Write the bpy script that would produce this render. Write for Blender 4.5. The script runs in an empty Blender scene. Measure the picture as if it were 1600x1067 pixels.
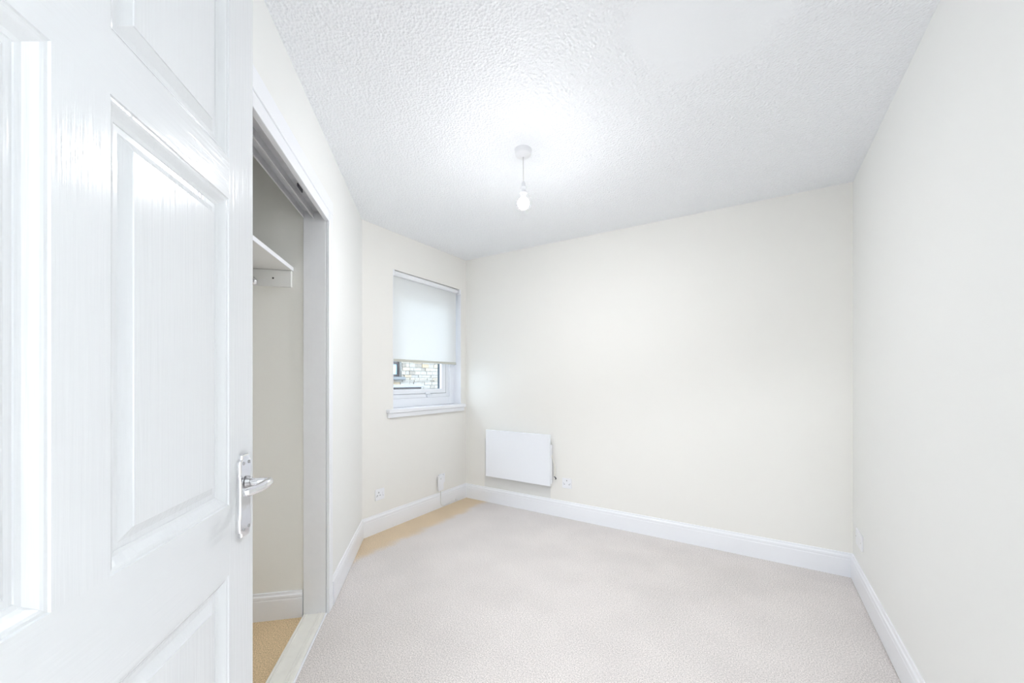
import bpy, bmesh, math, random
from mathutils import Vector, Matrix

random.seed(7)
SC = bpy.context.scene
COL = SC.collection

# ------------------------------------------------------------------ camera
F_PX, YAW, CAM_Z, HORIZON = 601.3, math.radians(32.434), 1.1844, 594.97
cd = bpy.data.cameras.new('camera')
cd.sensor_fit = 'HORIZONTAL'
cd.sensor_width = 36.0
cd.lens = F_PX * 36.0 / 1600.0
cd.shift_y = (HORIZON - 533.5) / 1600.0
cd.clip_start = 0.02
cam = bpy.data.objects.new('camera', cd)
COL.objects.link(cam)
cam.location = (0, 0, CAM_Z)
cam.rotation_euler = (math.pi / 2, 0, YAW)
SC.camera = cam

# ------------------------------------------------------------------ light levels
SKY_COLOR, SKY_POWER = (0.75, 0.87, 1.0), 4.4
BULB_COLOR, BULB_POWER = (0.96, 0.97, 1.0), 1420.0
HALL_FILL_COLOR, HALL_FILL_POWER = (0.90, 0.95, 1.0), 112.0
w = bpy.data.worlds.new('sky')
SC.world = w
w.use_nodes = True
bg = w.node_tree.nodes['Background']
bg.inputs[0].default_value = (*SKY_COLOR, 1)
bg.inputs[1].default_value = SKY_POWER
vs = SC.view_settings
vs.view_transform = 'Standard'
vs.look = 'None'
vs.exposure = 0.51
vs.gamma = 1.0
vs.use_curve_mapping = False
cy = SC.cycles
cy.use_denoising = True
cy.max_bounces = 8
cy.diffuse_bounces = 6
cy.glossy_bounces = 3
cy.use_adaptive_sampling = True
cy.adaptive_threshold = 0.025
cy.transparent_max_bounces = 12
cy.caustics_reflective = False
cy.caustics_refractive = False
cy.sample_clamp_indirect = 12.0

# ------------------------------------------------------------------ the room's plan (metres)
H = 2.40                       # ceiling height
W, R, B = -2.5021, 0.4917, 3.0617   # window wall x, right wall x, back wall y
LY = 1.8369                    # where the window wall meets the slanting left wall
LA = 0.7648                    # slant of the left wall
LD = Vector((math.sin(LA), -math.cos(LA), 0))
LN = Vector((math.cos(LA), math.sin(LA), 0))
LC = Vector((W, LY, 0))
Z3 = Vector((0, 0, 1))


class Frame:
    """u along a wall, n out of it into the room, z up."""
    def __init__(self, o, u, n):
        self.o, self.u, self.n = Vector(o), Vector(u), Vector(n)
    def __call__(self, u, n, z):
        return self.o + self.u * u + self.n * n + Z3 * z


WIN = Frame(LC, (0, 1, 0), (1, 0, 0))
BACK = Frame((W, B, 0), (1, 0, 0), (0, -1, 0))
RIGHT = Frame((R, B, 0), (0, -1, 0), (-1, 0, 0))
LEFT = Frame(LC, LD, LN)
WORLD = Frame((0, 0, 0), (1, 0, 0), (0, 1, 0))


# ------------------------------------------------------------------ mesh helpers
class MB:
    def __init__(self, frame=WORLD):
        self.f = frame
        self.bm = bmesh.new()

    def v(self, u, n, z):
        return self.bm.verts.new(self.f(u, n, z))

    def box(self, u0, u1, n0, n1, z0, z1, bevel=0, seg=1):
        c = [self.v(u, n, z) for z in (z0, z1) for n in (n0, n1) for u in (u0, u1)]
        fs = [(0, 1, 3, 2), (4, 5, 7, 6), (0, 1, 5, 4), (2, 3, 7, 6), (0, 2, 6, 4), (1, 3, 7, 5)]
        faces = [self.bm.faces.new([c[i] for i in q]) for q in fs]
        if bevel:
            bmesh.ops.recalc_face_normals(self.bm, faces=faces)
            es = list({e for f in faces for e in f.edges})
            bmesh.ops.bevel(self.bm, geom=es, offset=bevel, segments=seg, affect='EDGES', profile=0.5)
        return self

    def sweep(self, prof, u0, u1, k0=0, k1=0):
        """profile [(n, z)] swept along u, ends slanted by k*n (mitres)"""
        a = [self.v(u0 + k0 * n, n, z) for n, z in prof]
        b = [self.v(u1 - k1 * n, n, z) for n, z in prof]
        m = len(prof)
        for i in range(m):
            j = (i + 1) % m
            self.bm.faces.new((a[i], a[j], b[j], b[i]))
        self.bm.faces.new(a)
        self.bm.faces.new(b)
        return self

    def prism(self, outline, n0, n1, bevel=0):
        """outline [(u, z)] given a depth along n"""
        a = [self.v(u, n0, z) for u, z in outline]
        b = [self.v(u, n1, z) for u, z in outline]
        m = len(a)
        for i in range(m):
            j = (i + 1) % m
            self.bm.faces.new((a[i], a[j], b[j], b[i]))
        self.bm.faces.new(a)
        top = self.bm.faces.new(b)
        if bevel:
            bmesh.ops.recalc_face_normals(self.bm, faces=self.bm.faces[:])
            bmesh.ops.bevel(self.bm, geom=list(top.edges), offset=bevel, segments=2, affect='EDGES', profile=0.5)
        return self

    def slab(self, pts, z0, z1):
        """plan polygon [(x, y) or (x, y, dz)] in world coordinates"""
        a = [self.bm.verts.new((q[0], q[1], z0 + (q[2] if len(q) > 2 else 0))) for q in pts]
        b = [self.bm.verts.new((q[0], q[1], z1 + (q[2] if len(q) > 2 else 0))) for q in pts]
        m = len(a)
        for i in range(m):
            j = (i + 1) % m
            self.bm.faces.new((a[i], a[j], b[j], b[i]))
        self.bm.faces.new(a)
        self.bm.faces.new(b)
        return self

    def tube(self, path, rad, seg=12, flat=1.0):
        """path of (u, n, z), radius one value or one per point; smooth Catmull-Rom is up to the caller"""
        P = [self.f(*q) for q in path]
        if not isinstance(rad, (list, tuple)):
            rad = [rad] * len(P)
        rings = []
        prev = None
        for i, p in enumerate(P):
            t = (P[min(i + 1, len(P) - 1)] - P[max(i - 1, 0)]).normalized()
            if prev is None:
                ref = Z3 if abs(t.z) < 0.9 else Vector((1, 0, 0))
                x = t.cross(ref).normalized()
            else:
                x = (prev - t * prev.dot(t)).normalized()
            prev = x
            y = t.cross(x)
            rings.append([self.bm.verts.new(p + (x * math.cos(a) + y * math.sin(a) * flat) * rad[i])
                          for a in [2 * math.pi * k / seg for k in range(seg)]])
        for r0, r1 in zip(rings, rings[1:]):
            for k in range(seg):
                f = self.bm.faces.new((r0[k], r0[(k + 1) % seg], r1[(k + 1) % seg], r1[k]))
                f.smooth = True
        self.bm.faces.new(rings[0])
        self.bm.faces.new(rings[-1])
        return self

    def lathe(self, c, prof, axis='z', seg=32):
        """prof [(radius, height along axis)] about point c=(u, n, z)"""
        rings = []
        for r, h in prof:
            ring = []
            for k in range(seg):
                a = 2 * math.pi * k / seg
                x, y = r * math.cos(a), r * math.sin(a)
                q = {'z': (x, y, h), 'n': (x, h, y), 'u': (h, x, y)}[axis]
                ring.append(self.v(c[0] + q[0], c[1] + q[1], c[2] + q[2]))
            rings.append(ring)
        for r0, r1 in zip(rings, rings[1:]):
            for k in range(seg):
                f = self.bm.faces.new((r0[k], r0[(k + 1) % seg], r1[(k + 1) % seg], r1[k]))
                f.smooth = True
        self.bm.faces.new(rings[0])
        self.bm.faces.new(rings[-1])
        return self

    def build(self, name, mat, parent=None, recalc=True):
        bm = self.bm
        bmesh.ops.remove_doubles(bm, verts=bm.verts[:], dist=1e-6)
        if recalc:
            bmesh.ops.recalc_face_normals(bm, faces=bm.faces[:])
        xs = [v.co for v in bm.verts]
        lo = Vector([min(c[i] for c in xs) for i in range(3)])
        hi = Vector([max(c[i] for c in xs) for i in range(3)])
        org = Vector(((lo.x + hi.x) / 2, (lo.y + hi.y) / 2, lo.z))
        for v in bm.verts:
            v.co -= org
        me = bpy.data.meshes.new(name)
        bm.to_mesh(me)
        bm.free()
        me.materials.append(mat)
        o = bpy.data.objects.new(name, me)
        COL.objects.link(o)
        o.location = org
        if parent is not None:
            o.parent = parent
            wl = parent.location.copy()
            q = parent.parent
            while q is not None:
                wl += q.location
                q = q.parent
            o.location = org - wl
        return o


def tag(o, label=None, cat=None, group=None, kind=None):
    for k, val in (('label', label), ('category', cat), ('group', group), ('kind', kind)):
        if val:
            o[k] = val
    return o


def thing(name, loc, label, cat, group=None, kind=None):
    o = bpy.data.objects.new(name, None)
    o.empty_display_size = 0.05
    COL.objects.link(o)
    o.location = loc
    return tag(o, label, cat, group, kind)


def struct(o, label, cat):
    return tag(o, label, cat, kind='structure')


def smooth_path(pts, n=8):
    out = []
    P = [Vector(q) for q in pts]
    for i in range(len(P) - 1):
        p0, p1, p2, p3 = P[max(i - 1, 0)], P[i], P[i + 1], P[min(i + 2, len(P) - 1)]
        for k in range(n):
            t = k / n
            out.append(0.5 * ((2 * p1) + (p2 - p0) * t + (2 * p0 - 5 * p1 + 4 * p2 - p3) * t * t + (3 * p1 - p0 - 3 * p2 + p3) * t ** 3))
    out.append(P[-1])
    return [tuple(q) for q in out]


# ------------------------------------------------------------------ materials
def nodes(name):
    m = bpy.data.materials.new(name)
    m.use_nodes = True
    nt = m.node_tree
    return m, nt, nt.nodes['Principled BSDF']


def N(nt, typ, **kw):
    n = nt.nodes.new(typ)
    for k, val in kw.items():
        if k.startswith('i_'):
            key = k[2:].replace('_', ' ')
            n.inputs[key].default_value = val
        else:
            setattr(n, k, val)
    return n


def paint(name, col, rough=0.5, noise=0.0, nscale=8.0, bump=0.0, bscale=200.0, stretch=None, spec=0.5, coat=0.0, metal=0.0, detail=3.0, dist=0.002):
    m, nt, p = nodes(name)
    p.inputs['Base Color'].default_value = (*col, 1)
    p.inputs['Roughness'].default_value = rough
    p.inputs['Specular IOR Level'].default_value = spec
    p.inputs['Metallic'].default_value = metal
    if coat:
        p.inputs['Coat Weight'].default_value = coat
        p.inputs['Coat Roughness'].default_value = 0.08
    geo = N(nt, 'ShaderNodeNewGeometry')
    src = geo.outputs['Position']
    if stretch:
        mp = N(nt, 'ShaderNodeMapping')
        mp.vector_type = 'TEXTURE'
        mp.inputs['Rotation'].default_value = (0, 0, stretch[3] if len(stretch) > 3 else 0)
        mp.inputs['Scale'].default_value = stretch[:3]
        nt.links.new(src, mp.inputs['Vector'])
        src = mp.outputs['Vector']
    if noise:
        n = N(nt, 'ShaderNodeTexNoise', i_Scale=nscale, i_Detail=4.0)
        nt.links.new(geo.outputs['Position'], n.inputs['Vector'])
        mx = N(nt, 'ShaderNodeMix', data_type='RGBA')
        mx.inputs[6].default_value = (*[c * (1 - noise) for c in col], 1)
        mx.inputs[7].default_value = (*[min(1, c * (1 + noise)) for c in col], 1)
        nt.links.new(n.outputs['Fac'], mx.inputs[0])
        nt.links.new(mx.outputs[2], p.inputs['Base Color'])
    if bump:
        n = N(nt, 'ShaderNodeTexNoise', i_Scale=bscale, i_Detail=detail)
        nt.links.new(src, n.inputs['Vector'])
        b = N(nt, 'ShaderNodeBump', i_Strength=bump, i_Distance=dist)
        nt.links.new(n.outputs['Fac'], b.inputs['Height'])
        nt.links.new(b.outputs['Normal'], p.inputs['Normal'])
    return m


M = {}
CREAM = (0.88, 0.868, 0.832)
M['wall'] = paint('wall_paint', CREAM, 0.6, spec=0.3)
M['wall_side'] = paint('wall_paint_pale', (0.88, 0.885, 0.868), 0.6, spec=0.3)
M['closet_wall'] = paint('wardrobe_wall_paint', (0.90, 0.89, 0.845), 0.7, bump=0.1, bscale=160, spec=0.3)
M['gloss'] = paint('white_gloss_paint', (0.89, 0.905, 0.94), 0.28, bump=0.08, bscale=60, spec=0.5)
M['jamb'] = paint('jamb_paint', (0.885, 0.89, 0.91), 0.4, noise=0.02, nscale=30, bump=0.15, bscale=90, stretch=(1, 1, 12))
M['door_v'] = paint('door_paint_upright_grain', (0.76, 0.775, 0.795), 0.16, bump=0.45, bscale=170, stretch=(1, 1, 26), dist=0.0012)
M['door_h'] = paint('door_paint_level_grain', (0.76, 0.775, 0.795), 0.16, bump=0.4, bscale=170, stretch=(1, 26, 1, LA), dist=0.0012)
M['plastic'] = paint('white_plastic', (0.89, 0.90, 0.93), 0.3)
M['enamel'] = paint('white_enamel', (0.90, 0.92, 0.965), 0.25)
M['upvc'] = paint('white_upvc', (0.89, 0.915, 0.96), 0.25)
M['threshold'] = paint('threshold_paint', (0.86, 0.85, 0.80), 0.4, noise=0.06, nscale=25, bump=0.2, bscale=60)
M['dark'] = paint('dark_plastic', (0.03, 0.03, 0.035), 0.5)
M['slot'] = paint('slot_shadow_grey', (0.18, 0.18, 0.2), 0.6)
M['chrome'] = paint('polished_chrome', (0.86, 0.86, 0.88), 0.09, metal=1.0, bump=0.1, bscale=45)
M['aluminium'] = paint('worn_aluminium', (0.78, 0.78, 0.80), 0.45, metal=0.4, noise=0.12, nscale=25, bump=0.15, bscale=120)
M['steel'] = paint('steel_screw', (0.45, 0.45, 0.46), 0.35, metal=1.0)
M['cord'] = paint('white_flex', (0.80, 0.80, 0.79), 0.45)
M['flex'] = paint('cream_flex', (0.88, 0.86, 0.78), 0.45)
M['gasket'] = paint('slate_blue_reveal', (0.035, 0.05, 0.065), 0.6)
M['seal'] = paint('grey_rubber_seal', (0.16, 0.17, 0.19), 0.6)
M['shelf'] = paint('shelf_white_board', (0.84, 0.84, 0.82), 0.45)


def carpet(name, pale, tan, shade_strip):
    m, nt, p = nodes(name)
    p.inputs['Roughness'].default_value = 0.95
    p.inputs['Specular IOR Level'].default_value = 0.1
    p.inputs['Sheen Weight'].default_value = 0.15
    geo = N(nt, 'ShaderNodeNewGeometry')
    L = nt.links
    pos = geo.outputs['Position']
    fine = N(nt, 'ShaderNodeTexNoise', i_Scale=190.0, i_Detail=4.0, i_Roughness=0.8)
    L.new(pos, fine.inputs['Vector'])
    broad = N(nt, 'ShaderNodeTexNoise', i_Scale=3.2, i_Detail=3.0)
    L.new(pos, broad.inputs['Vector'])
    base = N(nt, 'ShaderNodeMix', data_type='RGBA')
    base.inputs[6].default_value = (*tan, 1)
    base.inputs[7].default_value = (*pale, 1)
    if shade_strip:
        # shade along the window wall, put into the carpet colour as a tan strip
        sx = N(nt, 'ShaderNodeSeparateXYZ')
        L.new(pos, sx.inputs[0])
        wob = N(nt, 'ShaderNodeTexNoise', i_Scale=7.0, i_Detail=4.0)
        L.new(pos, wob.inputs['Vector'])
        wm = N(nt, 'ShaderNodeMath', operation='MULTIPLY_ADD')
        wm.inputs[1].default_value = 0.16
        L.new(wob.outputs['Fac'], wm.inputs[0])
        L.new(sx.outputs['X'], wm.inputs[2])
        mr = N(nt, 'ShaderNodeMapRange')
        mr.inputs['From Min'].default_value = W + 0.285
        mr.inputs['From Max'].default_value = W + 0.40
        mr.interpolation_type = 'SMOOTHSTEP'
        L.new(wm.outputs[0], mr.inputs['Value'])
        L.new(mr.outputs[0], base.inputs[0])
    else:
        base.inputs[0].default_value = 0.0
    tint = N(nt, 'ShaderNodeMapRange')
    tint.inputs['From Min'].default_value = 0.3
    tint.inputs['From Max'].default_value = 0.7
    tint.inputs['To Min'].default_value = 0.45
    tint.inputs['To Max'].default_value = 1.48
    L.new(fine.outputs['Fac'], tint.inputs['Value'])
    tb = N(nt, 'ShaderNodeMapRange')
    tb.inputs['From Min'].default_value = 0.35
    tb.inputs['From Max'].default_value = 0.65
    tb.inputs['To Min'].default_value = 0.95
    tb.inputs['To Max'].default_value = 1.03
    L.new(broad.outputs['Fac'], tb.inputs['Value'])
    mul = N(nt, 'ShaderNodeMath', operation='MULTIPLY')
    L.new(tint.outputs[0], mul.inputs[0])
    L.new(tb.outputs[0], mul.inputs[1])
    vm = N(nt, 'ShaderNodeVectorMath', operation='SCALE')
    L.new(base.outputs[2], vm.inputs[0])
    L.new(mul.outputs[0], vm.inputs['Scale'])
    L.new(vm.outputs[0], p.inputs['Base Color'])
    b = N(nt, 'ShaderNodeBump', i_Strength=0.35, i_Distance=0.003)
    L.new(fine.outputs['Fac'], b.inputs['Height'])
    L.new(b.outputs['Normal'], p.inputs['Normal'])
    return m


M['carpet'] = carpet('beige_carpet_with_painted_shade', (0.74, 0.695, 0.672), (0.75, 0.60, 0.42), True)
M['closet_carpet'] = carpet('tan_carpet', (0.6, 0.5, 0.36), (0.72, 0.55, 0.34), False)


def artex():
    m, nt, p = nodes('stippled_ceiling_paint')
    L = nt.links
    p.inputs['Base Color'].default_value = (0.935, 0.955, 0.985, 1)
    p.inputs['Roughness'].default_value = 0.55
    geo = N(nt, 'ShaderNodeNewGeometry')
    pos = geo.outputs['Position']
    n1 = N(nt, 'ShaderNodeTexNoise', i_Scale=90.0, i_Detail=1.5, i_Roughness=0.45)
    v1 = N(nt, 'ShaderNodeTexVoronoi', i_Scale=98.0)
    v1.feature = 'F1'
    L.new(pos, n1.inputs['Vector'])
    L.new(pos, v1.inputs['Vector'])
    add = N(nt, 'ShaderNodeMath', operation='ADD')
    L.new(n1.outputs['Fac'], add.inputs[0])
    L.new(v1.outputs['Distance'], add.inputs[1])
    # an area made good with smooth filler
    d = N(nt, 'ShaderNodeVectorMath', operation='DISTANCE')
    d.inputs[1].default_value = (-0.115, 1.40, H)
    wob = N(nt, 'ShaderNodeTexNoise', i_Scale=5.0, i_Detail=3.0)
    L.new(pos, wob.inputs['Vector'])
    L.new(pos, d.inputs[0])
    ma = N(nt, 'ShaderNodeMath', operation='MULTIPLY_ADD')
    ma.inputs[1].default_value = 0.30
    L.new(wob.outputs['Fac'], ma.inputs[0])
    L.new(d.outputs['Value'], ma.inputs[2])
    mr = N(nt, 'ShaderNodeMapRange')
    mr.inputs['From Min'].default_value = 0.37
    mr.inputs['From Max'].default_value = 0.45
    mr.inputs['To Min'].default_value = 0.06
    mr.inputs['To Max'].default_value = 1.0
    L.new(ma.outputs[0], mr.inputs['Value'])
    mu = N(nt, 'ShaderNodeMath', operation='MULTIPLY')
    L.new(add.outputs[0], mu.inputs[0])
    L.new(mr.outputs[0], mu.inputs[1])
    b = N(nt, 'ShaderNodeBump', i_Strength=0.55, i_Distance=0.007)
    L.new(mu.outputs[0], b.inputs['Height'])
    L.new(b.outputs['Normal'], p.inputs['Normal'])
    return m




def patched_wall():
    # a greyer rectangle behind and below the heater
    m = paint('wall_paint_with_grey_patch', CREAM, 0.6, spec=0.3)
    nt = m.node_tree
    L = nt.links
    geo = N(nt, 'ShaderNodeNewGeometry')
    sx = N(nt, 'ShaderNodeSeparateXYZ')
    L.new(geo.outputs['Position'], sx.inputs[0])
    last = None
    for ax, op, val in (('X', 'GREATER_THAN', W + 0.238), ('X', 'LESS_THAN', W + 0.962), ('Z', 'LESS_THAN', 0.62)):
        c = N(nt, 'ShaderNodeMath', operation=op)
        c.inputs[1].default_value = val
        L.new(sx.outputs[ax], c.inputs[0])
        if last is None:
            last = c
        else:
            mu = N(nt, 'ShaderNodeMath', operation='MULTIPLY')
            L.new(last.outputs[0], mu.inputs[0])
            L.new(c.outputs[0], mu.inputs[1])
            last = mu
    mx = N(nt, 'ShaderNodeMix', data_type='RGBA')
    mx.inputs[6].default_value = (*CREAM, 1)
    mx.inputs[7].default_value = (0.80, 0.80, 0.785, 1)
    L.new(last.outputs[0], mx.inputs[0])
    L.new(mx.outputs[2], nt.nodes['Principled BSDF'].inputs['Base Color'])
    return m


M['wall_back'] = patched_wall()
M['ceiling'] = artex()


def glow(name, col, power):
    m, nt, p = nodes(name)
    p.inputs['Base Color'].default_value = (0.9, 0.9, 0.9, 1)
    p.inputs['Emission Color'].default_value = (*col, 1)
    p.inputs['Emission Strength'].default_value = power
    return m


def glass():
    m, nt, p = nodes('window_glass')
    nt.nodes.remove(p)
    out = nt.nodes['Material Output']
    tr = N(nt, 'ShaderNodeBsdfTransparent')
    tr.inputs[0].default_value = (0.96, 0.98, 0.98, 1)
    gl = N(nt, 'ShaderNodeBsdfGlossy')
    gl.inputs['Roughness'].default_value = 0.02
    lw_ = N(nt, 'ShaderNodeLayerWeight')
    pw = N(nt, 'ShaderNodeMath', operation='POWER')
    pw.inputs[1].default_value = 5.0
    nt.links.new(lw_.outputs['Facing'], pw.inputs[0])
    fr = N(nt, 'ShaderNodeMath', operation='MULTIPLY_ADD')
    fr.inputs[1].default_value = 0.9
    fr.inputs[2].default_value = 0.03
    nt.links.new(pw.outputs[0], fr.inputs[0])
    mx = N(nt, 'ShaderNodeMixShader')
    nt.links.new(fr.outputs[0], mx.inputs[0])
    nt.links.new(tr.outputs[0], mx.inputs[1])
    nt.links.new(gl.outputs[0], mx.inputs[2])
    nt.links.new(mx.outputs[0], out.inputs[0])
    return m


M['glass'] = glass()


def blind_cloth():
    m, nt, p = nodes('white_blind_cloth')
    nt.nodes.remove(p)
    out = nt.nodes['Material Output']
    df = N(nt, 'ShaderNodeBsdfDiffuse')
    df.inputs[0].default_value = (0.88, 0.885, 0.87, 1)
    tl = N(nt, 'ShaderNodeBsdfTranslucent')
    tl.inputs[0].default_value = (0.86, 0.89, 0.90, 1)
    mx = N(nt, 'ShaderNodeMixShader')
    mx.inputs[0].default_value = 0.235
    nt.links.new(df.outputs[0], mx.inputs[1])
    nt.links.new(tl.outputs[0], mx.inputs[2])
    nt.links.new(mx.outputs[0], out.inputs[0])
    return m


M['blind'] = blind_cloth()


def stone():
    m, nt, p = nodes('mixed_sandstone')
    p.inputs['Roughness'].default_value = 0.9
    L = nt.links
    geo = N(nt, 'ShaderNodeNewGeometry')
    cr = N(nt, 'ShaderNodeValToRGB')
    e = cr.color_ramp.elements
    e[0].position, e[0].color = 0.0, (0.216, 0.187, 0.158, 1)
    e[1].position, e[1].color = 1.0, (0.331, 0.317, 0.295, 1)
    for q, c in ((0.25, (0.310, 0.288, 0.259, 1)), (0.5, (0.331, 0.295, 0.245, 1)), (0.68, (0.281, 0.266, 0.252, 1)), (0.9, (0.331, 0.252, 0.166, 1))):
        x = e.new(q)
        x.color = c
    L.new(geo.outputs['Random Per Island'], cr.inputs[0])
    n = N(nt, 'ShaderNodeTexNoise', i_Scale=14.0, i_Detail=5.0)
    L.new(geo.outputs['Position'], n.inputs['Vector'])
    mr = N(nt, 'ShaderNodeMapRange')
    mr.inputs['To Min'].default_value = 0.7
    mr.inputs['To Max'].default_value = 1.3
    L.new(n.outputs['Fac'], mr.inputs['Value'])
    vm = N(nt, 'ShaderNodeVectorMath', operation='SCALE')
    L.new(cr.outputs[0], vm.inputs[0])
    L.new(mr.outputs[0], vm.inputs['Scale'])
    L.new(vm.outputs[0], p.inputs['Base Color'])
    b = N(nt, 'ShaderNodeBump', i_Strength=0.5, i_Distance=0.02)
    L.new(n.outputs['Fac'], b.inputs['Height'])
    L.new(b.outputs['Normal'], p.inputs['Normal'])
    return m


M['stone'] = stone()
M['mortar'] = paint('pale_mortar', (0.30, 0.285, 0.265), 0.95, noise=0.1, nscale=6)
M['greystone'] = paint('grey_dressed_stone', (0.17, 0.175, 0.18), 0.9, noise=0.15, nscale=9)
M['coping'] = paint('pale_coping_stone', (0.27, 0.27, 0.285), 0.85, noise=0.15, nscale=7)
M['brownframe'] = paint('dark_brown_window_frame', (0.045, 0.035, 0.035), 0.5)
M['sky_painted_glass'] = paint('glass_painted_sky_reflection', (0.30, 0.42, 0.52), 0.05, spec=1.0)  # blue of the reflected sky is put into the pane colour
M['paving'] = paint('outdoor_paving', (0.38, 0.37, 0.36), 0.9, noise=0.15, nscale=3)

# ------------------------------------------------------------------ the room shell
S_ENTRY = 2.962                     # entry wall, measured along the left wall
T_L = 0.113                         # left wall thickness = depth of the wardrobe jamb
OP0, OP1, OPZ = 0.943, 2.30, 2.05   # wardrobe opening
WS0, WS1, WZ0, WZ1 = 0.291, 1.144, 0.952, 2.096   # window recess
TOP = 2.47


def xy(fr, u, n):
    q = fr(u, n, 0)
    return (q.x, q.y)


hall_far, hall_l, hall_r = 4.55, -0.45, 1.45
plan = [(W - 0.06, B + 0.06), (R + 0.06, B + 0.06), (R + 0.06, 0.62),
        xy(LEFT, S_ENTRY + 0.12, hall_r), xy(LEFT, hall_far, hall_r), xy(LEFT, hall_far, hall_l), xy(LEFT, S_ENTRY + 0.06, hall_l),
        xy(LEFT, S_ENTRY + 0.06, -0.058), xy(LEFT, 0.0, -0.058), (W - 0.06, LY)]
struct(MB().slab(plan, -0.12, 0.0).build('floor', M['carpet']), 'pale beige carpet covering the room floor, shade painted in tan along the window wall', 'carpet')
struct(MB(LEFT).box(OP0 - 0.06, 2.62, -0.75, -0.058, -0.12, 0.0).build('floor_closet', M['closet_carpet']),
       'tan carpet inside the open wardrobe', 'carpet')
zr, zw, zl = -0.0157, 0.0122, -0.0026
cplan = [(W - 0.06, B + 0.06, zw), (R + 0.06, B + 0.06, zr), (R + 0.06, 0.62)] + [p for p in plan[3:8]] + [(*xy(LEFT, 0.0, -0.058), zl), (W - 0.06, LY, zl)]
struct(MB().slab(cplan, H, H + 0.12).build('ceiling', M['ceiling']), 'white stippled ceiling with a smooth filled area', 'ceiling')
struct(MB(LEFT).box(OP0 - 0.06, 2.62, -0.75, -0.05, H + 0.001, H + 0.12).build('ceiling_closet', M['closet_wall']),
       'plain ceiling inside the wardrobe', 'ceiling')

mb = MB(WIN)
FS0 = 0.205          # the frame runs on behind the plaster on the wardrobe side
for u0, u1, z0, z1 in ((-0.12, WS0, -0.12, TOP), (WS1, B - LY + 0.15, -0.12, TOP), (WS0, WS1, -0.12, WZ0 - 0.03), (WS0, WS1, WZ1, TOP)):
    mb.box(u0, u1, -0.0845, 0, z0, z1)
for u0, u1, z0, z1 in ((-0.12, FS0, -0.12, TOP), (WS1, B - LY + 0.15, -0.12, TOP), (FS0, WS1, -0.12, WZ0 - 0.03), (FS0, WS1, WZ1, TOP)):
    mb.box(u0, u1, -0.14, -0.0845, z0, z1)
wall_window = struct(mb.build('wall_window', M['wall']), 'cream painted wall holding the small window', 'wall')
mb = MB(WIN)
for u0, u1, z0, z1 in ((-0.3, 0.30, -0.5, 3.0), (1.03, 1.75, -0.5, 3.0), (0.30, 1.03, -0.5, 0.93), (0.30, 1.03, 2.06, 3.0)):
    mb.box(u0, u1, -0.207, -0.1405, z0, z1)
mb.build('outer_leaf', M['gasket'], wall_window)
struct(MB(BACK).box(-0.15, R - W + 0.15, -0.15, 0, -0.12, TOP).build('wall_back', M['wall_back']), 'long cream wall with the white panel heater', 'wall')
struct(MB(RIGHT).box(-0.0, 2.62, -0.15, 0, -0.12, TOP).build('wall_right', M['wall_side']), 'plain pale wall running from the back corner to the doorway', 'wall')
mb = MB(LEFT)
mb.box(-0.05, OP0 - 0.001, -T_L + 0.001, 0, -0.12, TOP).box(OP1 + 0.001, S_ENTRY + 0.01, -T_L + 0.001, 0, -0.12, TOP).box(OP0 - 0.001, OP1 + 0.001, -T_L + 0.001, 0, OPZ + 0.001, TOP)
struct(mb.build('wall_left', M['wall_side']), 'pale slanting wall with the open wardrobe doorway', 'wall')
struct(MB(LEFT).box(OP0 - 0.12, OP0 + 0.003, -0.75, -T_L, -0.12, TOP).build('wall_closet_end', M['closet_wall']), 'cream end wall inside the wardrobe carrying the shelf batten', 'wall')
struct(MB(LEFT).box(OP0 + 0.003, 2.5, -0.75, -0.63, -0.12, TOP).build('wall_closet_back', M['closet_wall']), 'cream rear wall inside the wardrobe', 'wall')
struct(MB(LEFT).box(2.5, 2.62, -0.75, -T_L, -0.12, TOP).build('wall_closet_near', M['closet_wall']), 'cream near end wall inside the wardrobe', 'wall')
# entry wall with the doorway the camera stands in, and the hall beyond
DN0, DN1 = 0.107, 0.935
mb = MB(LEFT)
for n0, n1, z0, z1 in ((hall_l - 0.1, DN0 - 0.03, -0.12, TOP), (DN1 + 0.03, hall_r + 0.1, -0.12, TOP), (DN0 - 0.03, DN1 + 0.03, 2.08, TOP)):
    mb.box(S_ENTRY, S_ENTRY + 0.11, n0, n1, z0, z1)
struct(mb.build('wall_entry', M['wall_side']), 'pale wall with the entrance doorway', 'wall')
mb = MB(LEFT)
mb.box(S_ENTRY + 0.11, hall_far, hall_l - 0.1, hall_l, -0.12, TOP)
struct(mb.build('wall_hall_left', M['wall_side']), 'hall wall beside the entrance doorway', 'wall')
mb = MB(LEFT)
mb.box(S_ENTRY + 0.11, hall_far, hall_r, hall_r + 0.1, -0.12, TOP)
struct(mb.build('wall_hall_right', M['wall_side']), 'hall wall on the far side of the doorway', 'wall')
struct(MB(LEFT).box(hall_far - 0.01, hall_far + 0.1, hall_l - 0.1, hall_r + 0.1, -0.12, TOP).build('wall_hall_end', M['wall_side']), 'hall wall facing the entrance doorway', 'wall')

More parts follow.
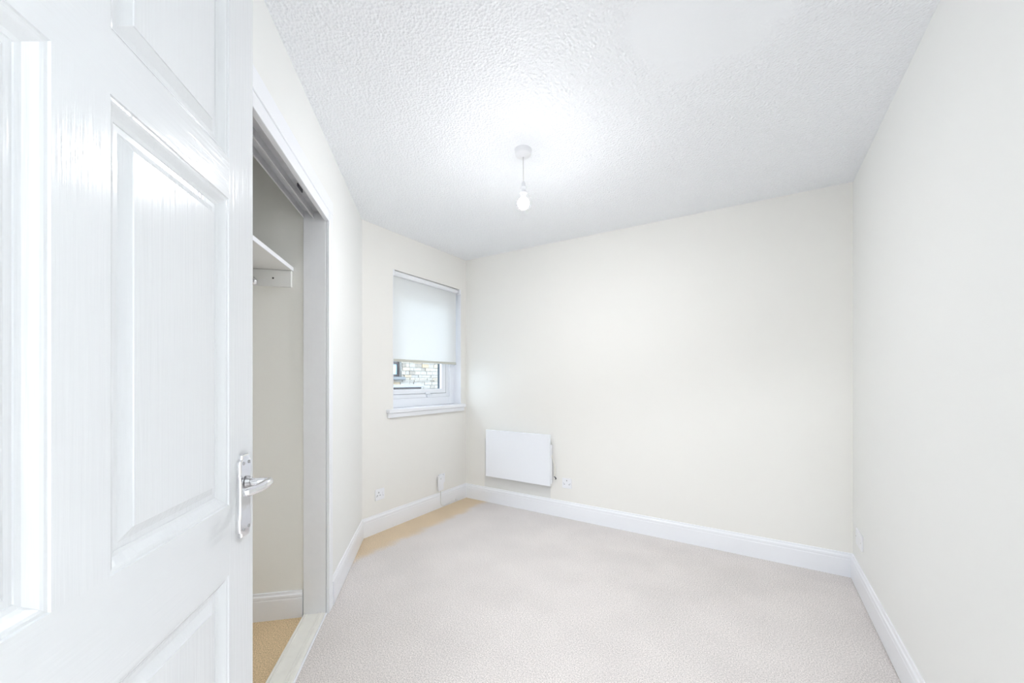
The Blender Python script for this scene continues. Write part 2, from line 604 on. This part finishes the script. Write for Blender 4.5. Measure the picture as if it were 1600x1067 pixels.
# ------------------------------------------------------------------ baseboards
BH = 0.143
BASE = [(0, 0), (0.014, 0), (0.014, BH - 0.040), (0.0125, BH - 0.036), (0.0125, BH - 0.031), (0.0135, BH - 0.028), (0.0125, BH - 0.018),
        (0.0085, BH - 0.013), (0.0075, BH - 0.008), (0.0065, BH - 0.001), (0.005, BH), (0, BH)]
kl = 1 / math.tan((math.pi - LA) / 2)
BL = B - LY
struct(MB(WIN).sweep(BASE, 0, BL, kl, 1).build('baseboard_window', M['gloss']), 'white moulded skirting board below the window', 'baseboard')
struct(MB(BACK).sweep(BASE, 0, R - W, 1, 1).build('baseboard_back', M['gloss']), 'long white moulded skirting board below the heater', 'baseboard')
BASE_GAP = [(n, max(zz, 0.004)) for n, zz in BASE]   # these two boards stand a few millimetres off the floor
struct(MB(RIGHT).sweep(BASE_GAP, 0, 2.35, 1, 0).build('baseboard_right', M['gloss']), 'white moulded skirting board along the plain pale wall', 'baseboard')
struct(MB(LEFT).sweep(BASE_GAP, 0, OP0 - 0.056, kl, 0).build('baseboard_left', M['gloss']), 'short white skirting board between wardrobe and window wall', 'baseboard')
END = Frame(LEFT(OP0 + 0.003, -T_L, 0), -LN, LD)      # wardrobe end wall: u goes deeper into the wardrobe
struct(MB(END).sweep([(n, z * 0.93) for n, z in BASE], 0.004, 0.51).build('baseboard_closet', M['gloss']), 'white skirting board inside the wardrobe', 'baseboard')

# ------------------------------------------------------------------ wardrobe trim
t1 = struct(thing('trim_1', LEFT(OP0, 0, 0), 'white architrave framing the open wardrobe', 'architrave'), 'white architrave framing the open wardrobe', 'architrave')
AO, AZ = 0.055, 2.118
LEG = [(0, 0.0), (0.009, 0.0), (0.0105, 0.006), (0.0105, 0.034), (0.009, 0.038), (0.009, AO), (0, AO)]
mb = MB(LEFT)
mb.box(OP0 - AO, OP0 - 0.004, 0, 0.0095, 0, AZ, bevel=0.002)
mb.build('architrave_leg', M['gloss'], t1)
MB(LEFT).box(OP1 + 0.004, OP1 + AO, 0, 0.0095, 0, AZ, bevel=0.002).build('architrave_leg', M['gloss'], t1)
MB(LEFT).box(OP0 - AO, OP1 + AO, 0.0002, 0.0105, OPZ - 0.002, AZ, bevel=0.0025).build('architrave_head', M['gloss'], t1)
t2 = struct(thing('trim_2', LEFT(OP0, -0.05, 0), 'white painted lining of the wardrobe opening', 'door lining'), 'white painted lining of the wardrobe opening', 'door lining')
MB(LEFT).box(OP0 - 0.001, OP0 + 0.012, -T_L, -0.0075, 0, OPZ, bevel=0.0015).build('jamb', M['jamb'], t2)
MB(LEFT).box(OP0 - 0.003, OP0 + 0.010, -0.0055, 0.0075, 0, OPZ, bevel=0.001).build('jamb_lip', M['gloss'], t2)
MB(LEFT).box(OP1 - 0.012, OP1 + 0.001, -T_L, 0.004, 0, OPZ, bevel=0.0015).build('jamb', M['jamb'], t2)
MB(LEFT).box(OP0 + 0.012, OP1 - 0.012, -T_L, -0.014, OPZ - 0.008, OPZ, bevel=0.001).build('head_lining', M['jamb'], t2)
MB(LEFT).box(OP0 + 0.0105, OP1 - 0.012, -0.014, 0.0065, 1.998, OPZ - 0.0022, bevel=0.0015).build('fascia', M['gloss'], t2)
t3 = struct(thing('trim_3', LEFT(OP0, -0.05, 0), 'white painted threshold strip of the wardrobe with two guide grooves', 'threshold'),
            'white painted threshold strip of the wardrobe with two guide grooves', 'threshold')
MB(LEFT).box(OP0 + 0.012, OP1 - 0.012, -0.108, -0.010, -0.01, 0.010, bevel=0.002).build('board', M['threshold'], t3)
for n0, n1 in ((-0.110, -0.104), (-0.097, -0.092), (-0.040, -0.035), (-0.027, -0.022)):
    MB(LEFT).box(OP0 + 0.016, OP1 - 0.016, n0, n1, 0.0101, 0.0145, bevel=0.001).build('guide_ridge', M['threshold'], t3)
MB(LEFT).box(OP0 + 0.012, OP1 - 0.012, -0.0098, -0.002, 0.0, 0.008, bevel=0.002).build('edge_bead', M['gloss'], t3)

tr = thing('sliding_door_track', LEFT(OP0 + 0.02, -0.06, 2.0), 'grey aluminium double track for sliding wardrobe doors at the head', 'track')
for n0, n1 in ((-0.1135, -0.0675), (-0.0660, -0.0165)):
    mb = MB(LEFT)
    mb.box(OP0 + 0.0125, OP1 - 0.0125, n0, n0 + 0.002, 2.003, OPZ - 0.009)
    mb.box(OP0 + 0.0125, OP1 - 0.0125, n1 - 0.002, n1, 2.003, OPZ - 0.009)
    mb.box(OP0 + 0.0125, OP1 - 0.0125, n0, n1, OPZ - 0.0112, OPZ - 0.009)
    mb.box(OP0 + 0.0125, OP1 - 0.0125, n0 + 0.002, n0 + 0.006, 2.003, 2.0045)
    mb.build('channel', M['aluminium'], tr)
MB(LEFT).box(1.19, 1.25, -0.048, -0.042, 2.022, 2.0385, bevel=0.002).build('roller_stop', M['slot'], tr)

# ------------------------------------------------------------------ inside the wardrobe
sh = thing('wardrobe_shelf', LEFT(1.7, -0.4, 1.734), 'white shelf board high inside the open wardrobe', 'shelf')
MB(LEFT).box(OP0 + 0.005, 2.498, -0.628, -0.162, 1.734, 1.752, bevel=0.001).build('board', M['shelf'], sh)
MB(LEFT).box(OP0 + 0.005, 2.498, -0.1615, -0.160, 1.7335, 1.7525).build('edge_strip', M['gloss'], sh)
bt = thing('shelf_batten', LEFT(OP0 + 0.01, -0.4, 1.651), 'white batten under the wardrobe shelf with one dark screw hole', 'batten')
MB(LEFT).box(OP0 + 0.004, OP0 + 0.022, -0.627, -0.165, 1.651, 1.733, bevel=0.0015).build('board', M['shelf'], bt)
for n in (-0.247, -0.52):
    MB(Frame(LEFT(OP0 + 0.022, n, 1.691), -LN, LD)).lathe((0, 0, 0), [(0.0045, 0.0), (0.0045, 0.0006)], 'n', 12).build('screw', M['dark'], bt)
rl = thing('hanging_rail', LEFT(1.7, -0.335, 1.672), 'chrome clothes rail below the wardrobe shelf', 'clothes rail')
MB(LEFT).tube([(OP0 + 0.026, -0.337, 1.672), (2.494, -0.337, 1.672)], 0.0125, 16).build('pole', M['chrome'], rl)
for u0, d in ((OP0 + 0.0225, 1), (2.4975, -1)):
    MB(LEFT).lathe((u0, -0.337, 1.672), [(0.021, 0), (0.021, d * 0.003), (0.0165, d * 0.005), (0.0165, d * 0.016), (0.0135, d * 0.016)], 'u', 24).build('rail_socket', M['chrome'], rl)

# ------------------------------------------------------------------ open panelled door
DS0, DT0, DT1 = 2.136, 0.110, 0.150
DW = 0.813
door = struct(thing('door_1', LEFT(DS0 + DW / 2, 0.13, 0.008), 'white gloss six panel door standing open in front of the wardrobe', 'door'),
              'white gloss six panel door standing open in front of the wardrobe', 'door')
us = [DS0, DS0 + 0.097, DS0 + 0.371, DS0 + 0.444, DS0 + 0.718, DS0 + DW]
zs = [0.008, 0.205, 0.814, 0.948, 1.531, 1.607, 1.925, 2.040]
for i in (0, 4):
    MB(LEFT).box(us[i], us[i + 1], DT0, DT1, zs[0], zs[-1]).build('stile', M['door_v'], door)
for j in (0, 2, 4, 6):
    MB(LEFT).box(us[1], us[4], DT0, DT1, zs[j], zs[j + 1]).build('rail', M['door_h'], door)
for j in (1, 3, 5):
    MB(LEFT).box(us[2], us[3], DT0, DT1, zs[j], zs[j + 1]).build('muntin', M['door_v'], door)
STEP = [(0, 0), (0.0012, 0.0022), (0.0045, 0.0026), (0.0075, 0.0038), (0.0125, 0.0078), (0.0165, 0.0108), (0.0215, 0.0122), (0.0222, 0.0135),
        (0.030, 0.0135), (0.0445, 0.0062), (0.0452, 0.0048)]
for (i, k) in ((1, 2), (3, 4)):
    for j in (1, 3, 5):
        mb = MB(LEFT)
        for face, sgn in ((DT1, -1), (DT0, 1)):
            prev = None
            for ins, dep in STEP:
                n = face + sgn * dep
                ring = [mb.v(us[i] + ins, n, zs[j] + ins), mb.v(us[k] - ins, n, zs[j] + ins), mb.v(us[k] - ins, n, zs[j + 1] - ins), mb.v(us[i] + ins, n, zs[j + 1] - ins)]
                if prev:
                    for q in range(4):
                        mb.bm.faces.new((prev[q], prev[(q + 1) % 4], ring[(q + 1) % 4], ring[q]))
                prev = ring
            mb.bm.faces.new(prev)
        mb.build('panel', M['door_v'], door)

# lever handle on its shaped back plate
HS, HZ = 2.184, 0.9525
plate = []
hw, hh = 0.0235, 0.0835
half = [(0.0, hh), (0.012, hh), (0.0150, hh - 0.0015), (0.0165, hh - 0.005), (0.0165, hh - 0.009), (0.0185, hh - 0.0105), (0.0215, hh - 0.0125), (hw, hh - 0.017),
        (hw, 0.045), (hw - 0.0012, 0.041), (hw - 0.0022, 0.034), (hw - 0.0022, 0)]
right_side = half + [(a, -b) for a, b in reversed(half[:-1])]
plate = right_side + [(-a, b) for a, b in reversed(right_side[1:-1])]
hd = MB(LEFT).prism([(HS + a, HZ + b) for a, b in plate], DT1, DT1 + 0.0085, bevel=0.0035).build('handle', M['chrome'], door)
tag(hd, 'chrome lever handle on a scroll edged back plate')
SZ = 0.979
MB(LEFT).lathe((HS, DT1 + 0.0086, SZ), [(0.0125, 0), (0.0125, 0.004), (0.0105, 0.0055), (0.0105, 0.0085), (0.009, 0.010)], 'n', 24).build('collar', M['steel'], hd)
lp = smooth_path([(HS, DT1 + 0.012, SZ), (HS, DT1 + 0.030, SZ), (HS - 0.0005, DT1 + 0.044, SZ), (HS + 0.005, DT1 + 0.0525, SZ), (HS + 0.018, DT1 + 0.0525, SZ - 0.001),
                  (HS + 0.032, DT1 + 0.047, SZ - 0.004), (HS + 0.046, DT1 + 0.037, SZ - 0.007), (HS + 0.056, DT1 + 0.027, SZ - 0.008)], 6)
rad = []
for i in range(len(lp)):
    t = i / (len(lp) - 1)
    rad.append(0.0076 if t < 0.45 else 0.0076 + 0.0012 * math.sin((t - 0.45) / 0.55 * math.pi) - (0.002 * max(0, t - 0.93) / 0.07))
MB(LEFT).tube(lp, rad, 16).build('lever', M['chrome'], hd)
for a, b in ((-0.011, 0.066), (0.011, 0.066), (-0.011, -0.066), (0.011, -0.066)):
    MB(LEFT).lathe((HS + a, DT1 + 0.0086, HZ + b), [(0.0036, 0), (0.0030, 0.0012)], 'n', 12).build('screw', M['steel'], hd)

# entrance door lining (around the camera's doorway)
t4 = struct(thing('trim_4', LEFT(S_ENTRY, 0.5, 0), 'white lining of the entrance doorway', 'door lining'), 'white lining of the entrance doorway', 'door lining')
MB(LEFT).box(S_ENTRY - 0.001, S_ENTRY + 0.111, DN0 - 0.03, DN0, 0, 2.08).build('jamb', M['gloss'], t4)
MB(LEFT).box(S_ENTRY - 0.001, S_ENTRY + 0.111, DN1, DN1 + 0.03, 0, 2.08).build('jamb', M['gloss'], t4)
MB(LEFT).box(S_ENTRY - 0.001, S_ENTRY + 0.111, DN0, DN1, 2.05, 2.08).build('head', M['gloss'], t4)

# ------------------------------------------------------------------ window
win = struct(thing('window_1', WIN((WS0 + WS1) / 2, -0.1, WZ0), 'small white casement window half covered by a roller blind', 'window'),
             'small white casement window half covered by a roller blind', 'window')
FZ0 = WZ0 + 0.004
FW = 0.069
MB(WIN).box(WS1 - FW, WS1, -0.135, -0.085, FZ0, WZ1, bevel=0.003).build('frame_stile', M['upvc'], win)
MB(WIN).box(FS0, FS0 + FW, -0.135, -0.085, FZ0, WZ1, bevel=0.003).build('frame_stile', M['upvc'], win)
MB(WIN).box(FS0 + FW, WS1 - FW, -0.135, -0.085, FZ0, 1.030, bevel=0.003).build('frame_rail', M['upvc'], win)
MB(WIN).box(FS0 + FW, WS1 - FW, -0.135, -0.085, WZ1 - 0.06, WZ1, bevel=0.003).build('frame_rail', M['upvc'], win)
# stepped inner rebate of the fixed frame
RB = 0.040
MB(WIN).box(WS1 - FW - RB, WS1 - FW, -0.135, -0.100, 1.030, WZ1 - 0.06, bevel=0.002).build('frame_rebate', M['upvc'], win)
MB(WIN).box(FS0 + FW, FS0 + FW + RB, -0.135, -0.100, 1.030, WZ1 - 0.06, bevel=0.002).build('frame_rebate', M['upvc'], win)
MB(WIN).box(FS0 + FW + RB, WS1 - FW - RB, -0.135, -0.100, 1.030, 1.064, bevel=0.002).build('frame_rebate', M['upvc'], win)
MB(WIN).box(FS0 + FW + RB, WS1 - FW - RB, -0.135, -0.100, WZ1 - 0.10, WZ1 - 0.06, bevel=0.002).build('frame_rebate', M['upvc'], win)
A0, A1, C0, C1 = FS0 + FW + RB, WS1 - FW - RB, 1.064, WZ1 - 0.10
for u0, u1, z0, z1 in ((A0, A0 + 0.003, C0, C1), (A1 - 0.003, A1, C0, C1), (A0 + 0.003, A1 - 0.003, C0, C0 + 0.003)):
    MB(WIN).box(u0, u1, -0.128, -0.101, z0, z1).build('seal', M['seal'], win)
sash = MB(WIN).box(A1 - 0.065, A1 - 0.0032, -0.126, -0.098, C0 + 0.0032, C1, bevel=0.003).build('sash', M['upvc'], win)
MB(WIN).box(A0 + 0.0032, A0 + 0.065, -0.126, -0.098, C0 + 0.0032, C1, bevel=0.003).build('sash_stile', M['upvc'], sash)
MB(WIN).box(A0 + 0.065, A1 - 0.065, -0.126, -0.098, C0 + 0.0032, C0 + 0.045, bevel=0.003).build('sash_rail', M['upvc'], sash)
MB(WIN).box(A0 + 0.065, A1 - 0.065, -0.126, -0.098, C1 - 0.05, C1, bevel=0.003).build('sash_rail', M['upvc'], sash)
MB(WIN).box(A0 + 0.06, A1 - 0.06, -0.114, -0.110, C0 + 0.04, C1 - 0.045).build('pane', M['glass'], sash)
HU = 0.775
hn = MB(WIN).box(HU - 0.03, HU + 0.03, -0.098, -0.090, 1.058, 1.078, bevel=0.003, seg=2).build('window_handle', M['upvc'], win)
MB(WIN).tube(smooth_path([(HU - 0.035, -0.082, 1.069), (HU, -0.078, 1.068), (HU + 0.025, -0.080, 1.060), (HU + 0.05, -0.083, 1.058)]), 0.006, 10).build('lever', M['upvc'], hn)
MB(WIN).box(HU - 0.008, HU + 0.012, -0.0995, -0.086, 1.034, 1.056, bevel=0.003, seg=2).build('keep', M['upvc'], hn)
# sill board with nosing and apron
MB(WIN).box(0.222, 1.178, 0.0002, 0.040, WZ0 - 0.029, WZ0 + 0.002, bevel=0.006, seg=3).box(WS0, WS1, -0.1, 0.0002, WZ0 - 0.029, WZ0 + 0.002).build('sill', M['gloss'], win)
MB(WIN).box(0.232, 1.168, 0.0002, 0.027, 0.886, WZ0 - 0.0292, bevel=0.003).build('apron', M['gloss'], win)
# white reveal linings
MB(WIN).box(WS1 - 0.004, WS1, -0.085, 0.0005, WZ0 + 0.003, WZ1).build('reveal_lining', M['gloss'], win)
MB(WIN).box(WS0, WS0 + 0.004, -0.085, 0.0005, WZ0 + 0.003, WZ1).build('reveal_lining', M['gloss'], win)

bl = thing('roller_blind', WIN(0.71, -0.03, 1.35), 'white roller blind pulled halfway down inside the window recess', 'roller blind')
TZ, TN, TR = 2.073, -0.021, 0.0215
MB(WIN).lathe((WS0 + 0.020, TN, TZ), [(TR * 0.98, 0), (TR, 0.001), (TR, 0.789), (TR * 0.98, 0.790)], 'u', 32).build('tube', M['plastic'], bl)
MB(WIN).box(WS1 - 0.0225, WS1 - 0.0045, TN - 0.022, TN + 0.0225, TZ - 0.024, TZ + 0.0225, bevel=0.003, seg=2).build('bracket', M['plastic'], bl)
MB(WIN).box(WS0 + 0.0045, WS0 + 0.018, TN - 0.022, TN + 0.0225, TZ - 0.024, TZ + 0.0225, bevel=0.003, seg=2).build('bracket', M['plastic'], bl)
mb = MB(WIN)
g = [[mb.v(WS0 + 0.024 + 0.796 * i / 16, TN - 0.016 + 0.0012 * math.sin(i * 0.9) * j / 12, 1.362 + (TZ - 1.362) * j / 12) for i in range(17)] for j in range(13)]
for j in range(12):
    for i in range(16):
        f = mb.bm.faces.new((g[j][i], g[j][i + 1], g[j + 1][i + 1], g[j + 1][i]))
        f.smooth = True
mb.build('cloth', M['blind'], bl)
MB(WIN).box(WS0 + 0.023, WS0 + 0.821, TN - 0.020, TN - 0.011, 1.345, 1.368, bevel=0.003, seg=2).build('bottom_bar', paint('grey_cream_bar', (0.62, 0.62, 0.56), 0.5), bl)

# ------------------------------------------------------------------ panel heater
ht = thing('panel_heater', BACK(0.64, 0.04, 0.267), 'flat white electric panel heater hung low on the long wall', 'heater')
MB(BACK).box(0.298, 0.989, 0.050, 0.066, 0.267, 0.715, bevel=0.003, seg=2).build('front_panel', M['enamel'], ht)
MB(BACK).box(0.345, 0.940, 0.014, 0.050, 0.300, 0.690, bevel=0.004).build('back_case', M['enamel'], ht)
for u in (0.42, 0.82):
    MB(BACK).box(u, u + 0.05, 0.0, 0.014, 0.33, 0.68).build('wall_bracket', M['enamel'], ht)
MB(BACK).box(0.941, 0.9925, 0.022, 0.049, 0.285, 0.625, bevel=0.003).build('control_box', M['plastic'], ht)
MB(BACK).tube(smooth_path([(0.992, 0.036, 0.533), (1.004, 0.036, 0.495), (1.017, 0.034, 0.45), (1.021, 0.031, 0.40), (1.013, 0.028, 0.352)]), 0.0045, 10).build('flex', M['flex'], ht)
MB(BACK).tube(smooth_path([(1.011, 0.028, 0.352), (1.017, 0.026, 0.343), (1.025, 0.026, 0.338), (1.027, 0.026, 0.331), (1.019, 0.026, 0.328)]), 0.0042, 8).build('flex_end', M['dark'], ht)


# ------------------------------------------------------------------ sockets
def socket(fr, u, z, label, switch, wdt=0.086, pins=True):
    t = thing('wall_socket', fr(u, 0.0, z - 0.043), label, 'wall socket' if pins else 'wall plate')
    MB(fr).box(u - wdt / 2, u + wdt / 2, 0.0, 0.0085, z - 0.043, z + 0.043, bevel=0.0025, seg=2).build('face_plate', M['plastic'], t)
    if pins:
        c = u - (0.012 if switch else 0)
        for du, dz, a, b in ((0, 0.016, 0.0028, 0.0052), (-0.0125, -0.006, 0.0042, 0.0026), (0.0125, -0.006, 0.0042, 0.0026)):
            if not switch:
                du, dz = du * 1.8, dz * 1.5
            MB(fr).box(c + du - a, c + du + a, 0.0078, 0.0088, z + dz - b, z + dz + b).build('pin_slot', M['slot'], t)
    if switch:
        MB(fr).box(u + 0.020, u + 0.034, 0.0085, 0.0125, z - 0.010, z + 0.018, bevel=0.0015).build('switch', M['plastic'], t)
    for du in (-1, 1):
        MB(fr).lathe((u + du * (wdt / 2 - 0.0125), 0.0085, z - (0.0 if not switch else 0.012)), [(0.0032, 0), (0.0028, 0.0007)], 'n', 10).build('screw', M['steel'], t)
    return t


socket(WIN, 0.157, 0.294, 'white switched socket on the window wall between wardrobe and junction box', True)
socket(BACK, 1.121, 0.300, 'white three pin socket beside the panel heater', False)
socket(RIGHT, 0.190, 0.292, 'white blank double plate on the plain pale wall above its skirting', False, 0.146, False)

jb = thing('junction_box', WIN(0.85, 0.0, 0.165), 'white telephone junction box above the skirting with a cable running down', 'junction box')
MB(WIN).box(0.820, 0.904, 0.0, 0.008, 0.225, 0.311, bevel=0.002).build('back_plate', M['plastic'], jb)
cv = MB(WIN).box(0.799, 0.860, 0.008, 0.032, 0.165, 0.299, bevel=0.004, seg=2).build('cover', M['plastic'], jb)
MB(WIN).lathe((0.822, 0.032, 0.275), [(0.0035, 0), (0.003, 0.0008)], 'n', 10).build('screw', M['slot'], cv)
MB(WIN).lathe((0.880, 0.008, 0.302), [(0.0035, 0), (0.003, 0.0008)], 'n', 10).build('screw', M['slot'], jb)
MB(WIN).tube(smooth_path([(0.832, 0.018, 0.166), (0.833, 0.019, 0.12), (0.833, 0.0185, 0.07), (0.838, 0.019, 0.035), (0.855, 0.020, 0.016), (0.885, 0.020, 0.012),
                          (0.94, 0.019, 0.018), (0.985, 0.019, 0.027), (1.01, 0.019, 0.020), (1.04, 0.018, 0.026), (1.07, 0.018, 0.008)]), 0.0032, 8).build('cable', M['cord'], jb)
for u in (0.985, 1.04):
    MB(WIN).box(u - 0.003, u + 0.003, 0.0142, 0.024, 0.018, 0.034, bevel=0.001).build('cable_clip', M['plastic'], jb)

# ------------------------------------------------------------------ pendant lamp
PX, PY, PZ = -1.034, 1.736, 2.3975
pd = thing('pendant_lamp', (PX, PY, 2.07), 'bare lit bulb hanging on a short white cord from the ceiling rose', 'pendant lamp')
MB().lathe((PX, PY, PZ), [(0.043, 0.004), (0.0455, 0), (0.0455, -0.004), (0.0435, -0.008), (0.0425, -0.024), (0.039, -0.030), (0.015, -0.034), (0.009, -0.038), (0.004, -0.039)], 'z', 40).build('ceiling_rose', M['plastic'], pd)
MB().tube([(PX, PY, PZ - 0.036), (PX + 0.001, PY, 2.29), (PX + 0.002, PY, 2.226)], 0.0023, 10).build('cord', M['cord'], pd)
HX = PX + 0.002
MB().lathe((HX, PY, 2.229), [(0.004, 0), (0.008, -0.002), (0.0105, -0.010), (0.0125, -0.026), (0.0165, -0.030), (0.0175, -0.033), (0.0150, -0.036), (0.0150, -0.056), (0.0175, -0.058),
                            (0.0175, -0.063), (0.0145, -0.066), (0.013, -0.068)], 'z', 32).build('lamp_holder', M['plastic'], pd)
# LED bulb: white collar at the neck, globe that glows most towards the floor as these bulbs do
collar = [(0.0125, 0.0), (0.0135, -0.008), (0.0165, -0.0185), (0.0160, -0.0190)]
blb = MB().lathe((HX, PY, 2.1605), collar, 'z', 32).build('bulb', M['plastic'], pd)
globe = []
for k in range(0, 19):
    a = math.radians(33 + (180 - 33) * k / 18)
    globe.append((max(0.0008, 0.0300 * math.sin(a)), -0.0455 + 0.0300 * math.cos(a)))
gm = glow('lit_bulb', BULB_COLOR, BULB_POWER)
nt = gm.node_tree
gg = N(nt, 'ShaderNodeNewGeometry')
gs = N(nt, 'ShaderNodeSeparateXYZ')
gr = N(nt, 'ShaderNodeMapRange')
gr.inputs['From Min'].default_value = 0.0
gr.inputs['From Max'].default_value = -1.0
gr.inputs['To Min'].default_value = BULB_POWER * 0.030
gr.inputs['To Max'].default_value = BULB_POWER
nt.links.new(gg.outputs['Normal'], gs.inputs[0])
nt.links.new(gs.outputs['Z'], gr.inputs['Value'])
nt.links.new(gr.outputs[0], nt.nodes['Principled BSDF'].inputs['Emission Strength'])
tag(MB().lathe((HX, PY, 2.1605), globe, 'z', 32).build('globe', gm, blb), 'glowing white globe of the bulb')

# hall fill lamp: unseen, added to brighten the room through the doorway
hp = LEFT(3.85, -0.12, H)
hl = thing('hall_fill_lamp', (hp.x, hp.y, H - 0.09), 'unseen round fill lamp added in the hall outside the doorway', 'ceiling lamp')
MB().lathe((hp.x, hp.y, H), [(0.19, 0), (0.19, -0.025), (0.175, -0.025)], 'z', 40).build('fill_lamp_base', M['plastic'], hl)
MB().lathe((hp.x, hp.y, H - 0.0255), [(0.175, 0), (0.172, -0.025), (0.15, -0.05), (0.09, -0.065), (0.002, -0.07)], 'z', 40).build('fill_lamp_shade', glow('hall_fill_glow', HALL_FILL_COLOR, HALL_FILL_POWER), hl)

# ------------------------------------------------------------------ outdoors
GX, GZ = -8.6, -0.35          # opposite house front, street level
struct(MB().box(GX - 0.5, W - 0.207, -12, 24, GZ - 0.1, GZ).build('ground', M['paving']), 'grey paving between the two houses', 'paving')
OUT = Frame((GX, 0, 0), (0, 1, 0), (1, 0, 0))
hs = thing('stone_house', OUT(8.0, -0.2, GZ), 'neighbouring house of mixed sandstone blocks seen through the window', 'house')
HW0, HW1, HH = -2.0, 18.0, 4.6
holes = [(6.55, 7.62, 1.30, 2.75), (10.4, 11.5, 1.30, 2.75), (2.6, 3.7, 1.30, 2.75)]
mb = MB(OUT)
cuts = sorted(holes)
prev = HW0
for a, b, z0, z1 in cuts:
    mb.box(prev, a, -0.4, -0.02, GZ, HH)
    mb.box(a, b, -0.4, -0.02, GZ, z0)
    mb.box(a, b, -0.4, -0.02, z1, HH)
    prev = b
mb.box(prev, HW1, -0.4, -0.02, GZ, HH)
mb.build('wall_core', M['mortar'], hs)
mb = MB(OUT)
z = GZ
while z < HH - 0.05:
    h = random.uniform(0.05, 0.12)
    h = min(h, HH - z)
    u = HW0 + random.uniform(-0.2, 0)
    while u < HW1:
        l = random.uniform(0.12, 0.36)
        z0, z1 = z + 0.006, z + h - 0.006
        segs = [(u + 0.006, u + l - 0.006)]
        for a, b, c, d in holes:
            if z1 > c and z0 < d:
                ns = []
                for s0, s1 in segs:
                    if s1 <= a or s0 >= b:
                        ns.append((s0, s1))
                    else:
                        if s0 < a - 0.03: ns.append((s0, a))
                        if s1 > b + 0.03: ns.append((b, s1))
                segs = ns
        for s0, s1 in segs:
            mb.box(s0, s1, -0.03, random.uniform(-0.004, 0.022), z0, z1)
        u += l
    z += h
tag(mb.build('stone_facing', M['stone'], hs, recalc=True), kind='stuff')
for a, b, z0, z1 in holes:
    fw = MB(OUT)
    for q in ((a, a + 0.06, z0, z1), (b - 0.06, b, z0, z1), (a + 0.06, b - 0.06, z0, z0 + 0.07), (a + 0.06, b - 0.06, z1 - 0.07, z1), (a + 0.06, b - 0.06, z0 + 0.36, z0 + 0.43)):
        fw.box(q[0], q[1], -0.16, -0.09, q[2], q[3])
    wo = fw.build('window', M['brownframe'], hs)
    MB(OUT).box(a + 0.05, b - 0.05, -0.135, -0.125, z0 + 0.06, z0 + 0.37).build('pane', M['sky_painted_glass'], wo)
    MB(OUT).box(a + 0.05, b - 0.05, -0.135, -0.125, z0 + 0.42, z1 - 0.06).build('pane', M['sky_painted_glass'], wo)
    MB(OUT).box(a - 0.10, b + 0.10, -0.17, 0.07, z0 - 0.09, z0, bevel=0.01).build('window_sill', M['greystone'], hs)
MB(OUT).box(HW0 - 0.2, HW1 + 0.2, -0.5, 0.25, HH, HH + 0.14, bevel=0.02).build('eaves', M['greystone'], hs)
lw = thing('low_wall', OUT(6.6, 0.6, GZ), 'low wall with a pale coping in front of the sandstone house', 'low wall')
MB(OUT).box(4.2, 7.48, 0.5, 0.8, GZ, 0.96, bevel=0.01).build('wall_body', M['greystone'], lw)
MB(OUT).box(4.15, 7.56, 0.44, 0.86, 0.96, 1.01, bevel=0.01).build('coping_bed', M['brownframe'], lw)
MB(OUT).box(4.1, 7.63, 0.40, 0.90, 1.01, 1.085, bevel=0.012).build('coping', M['coping'], lw)
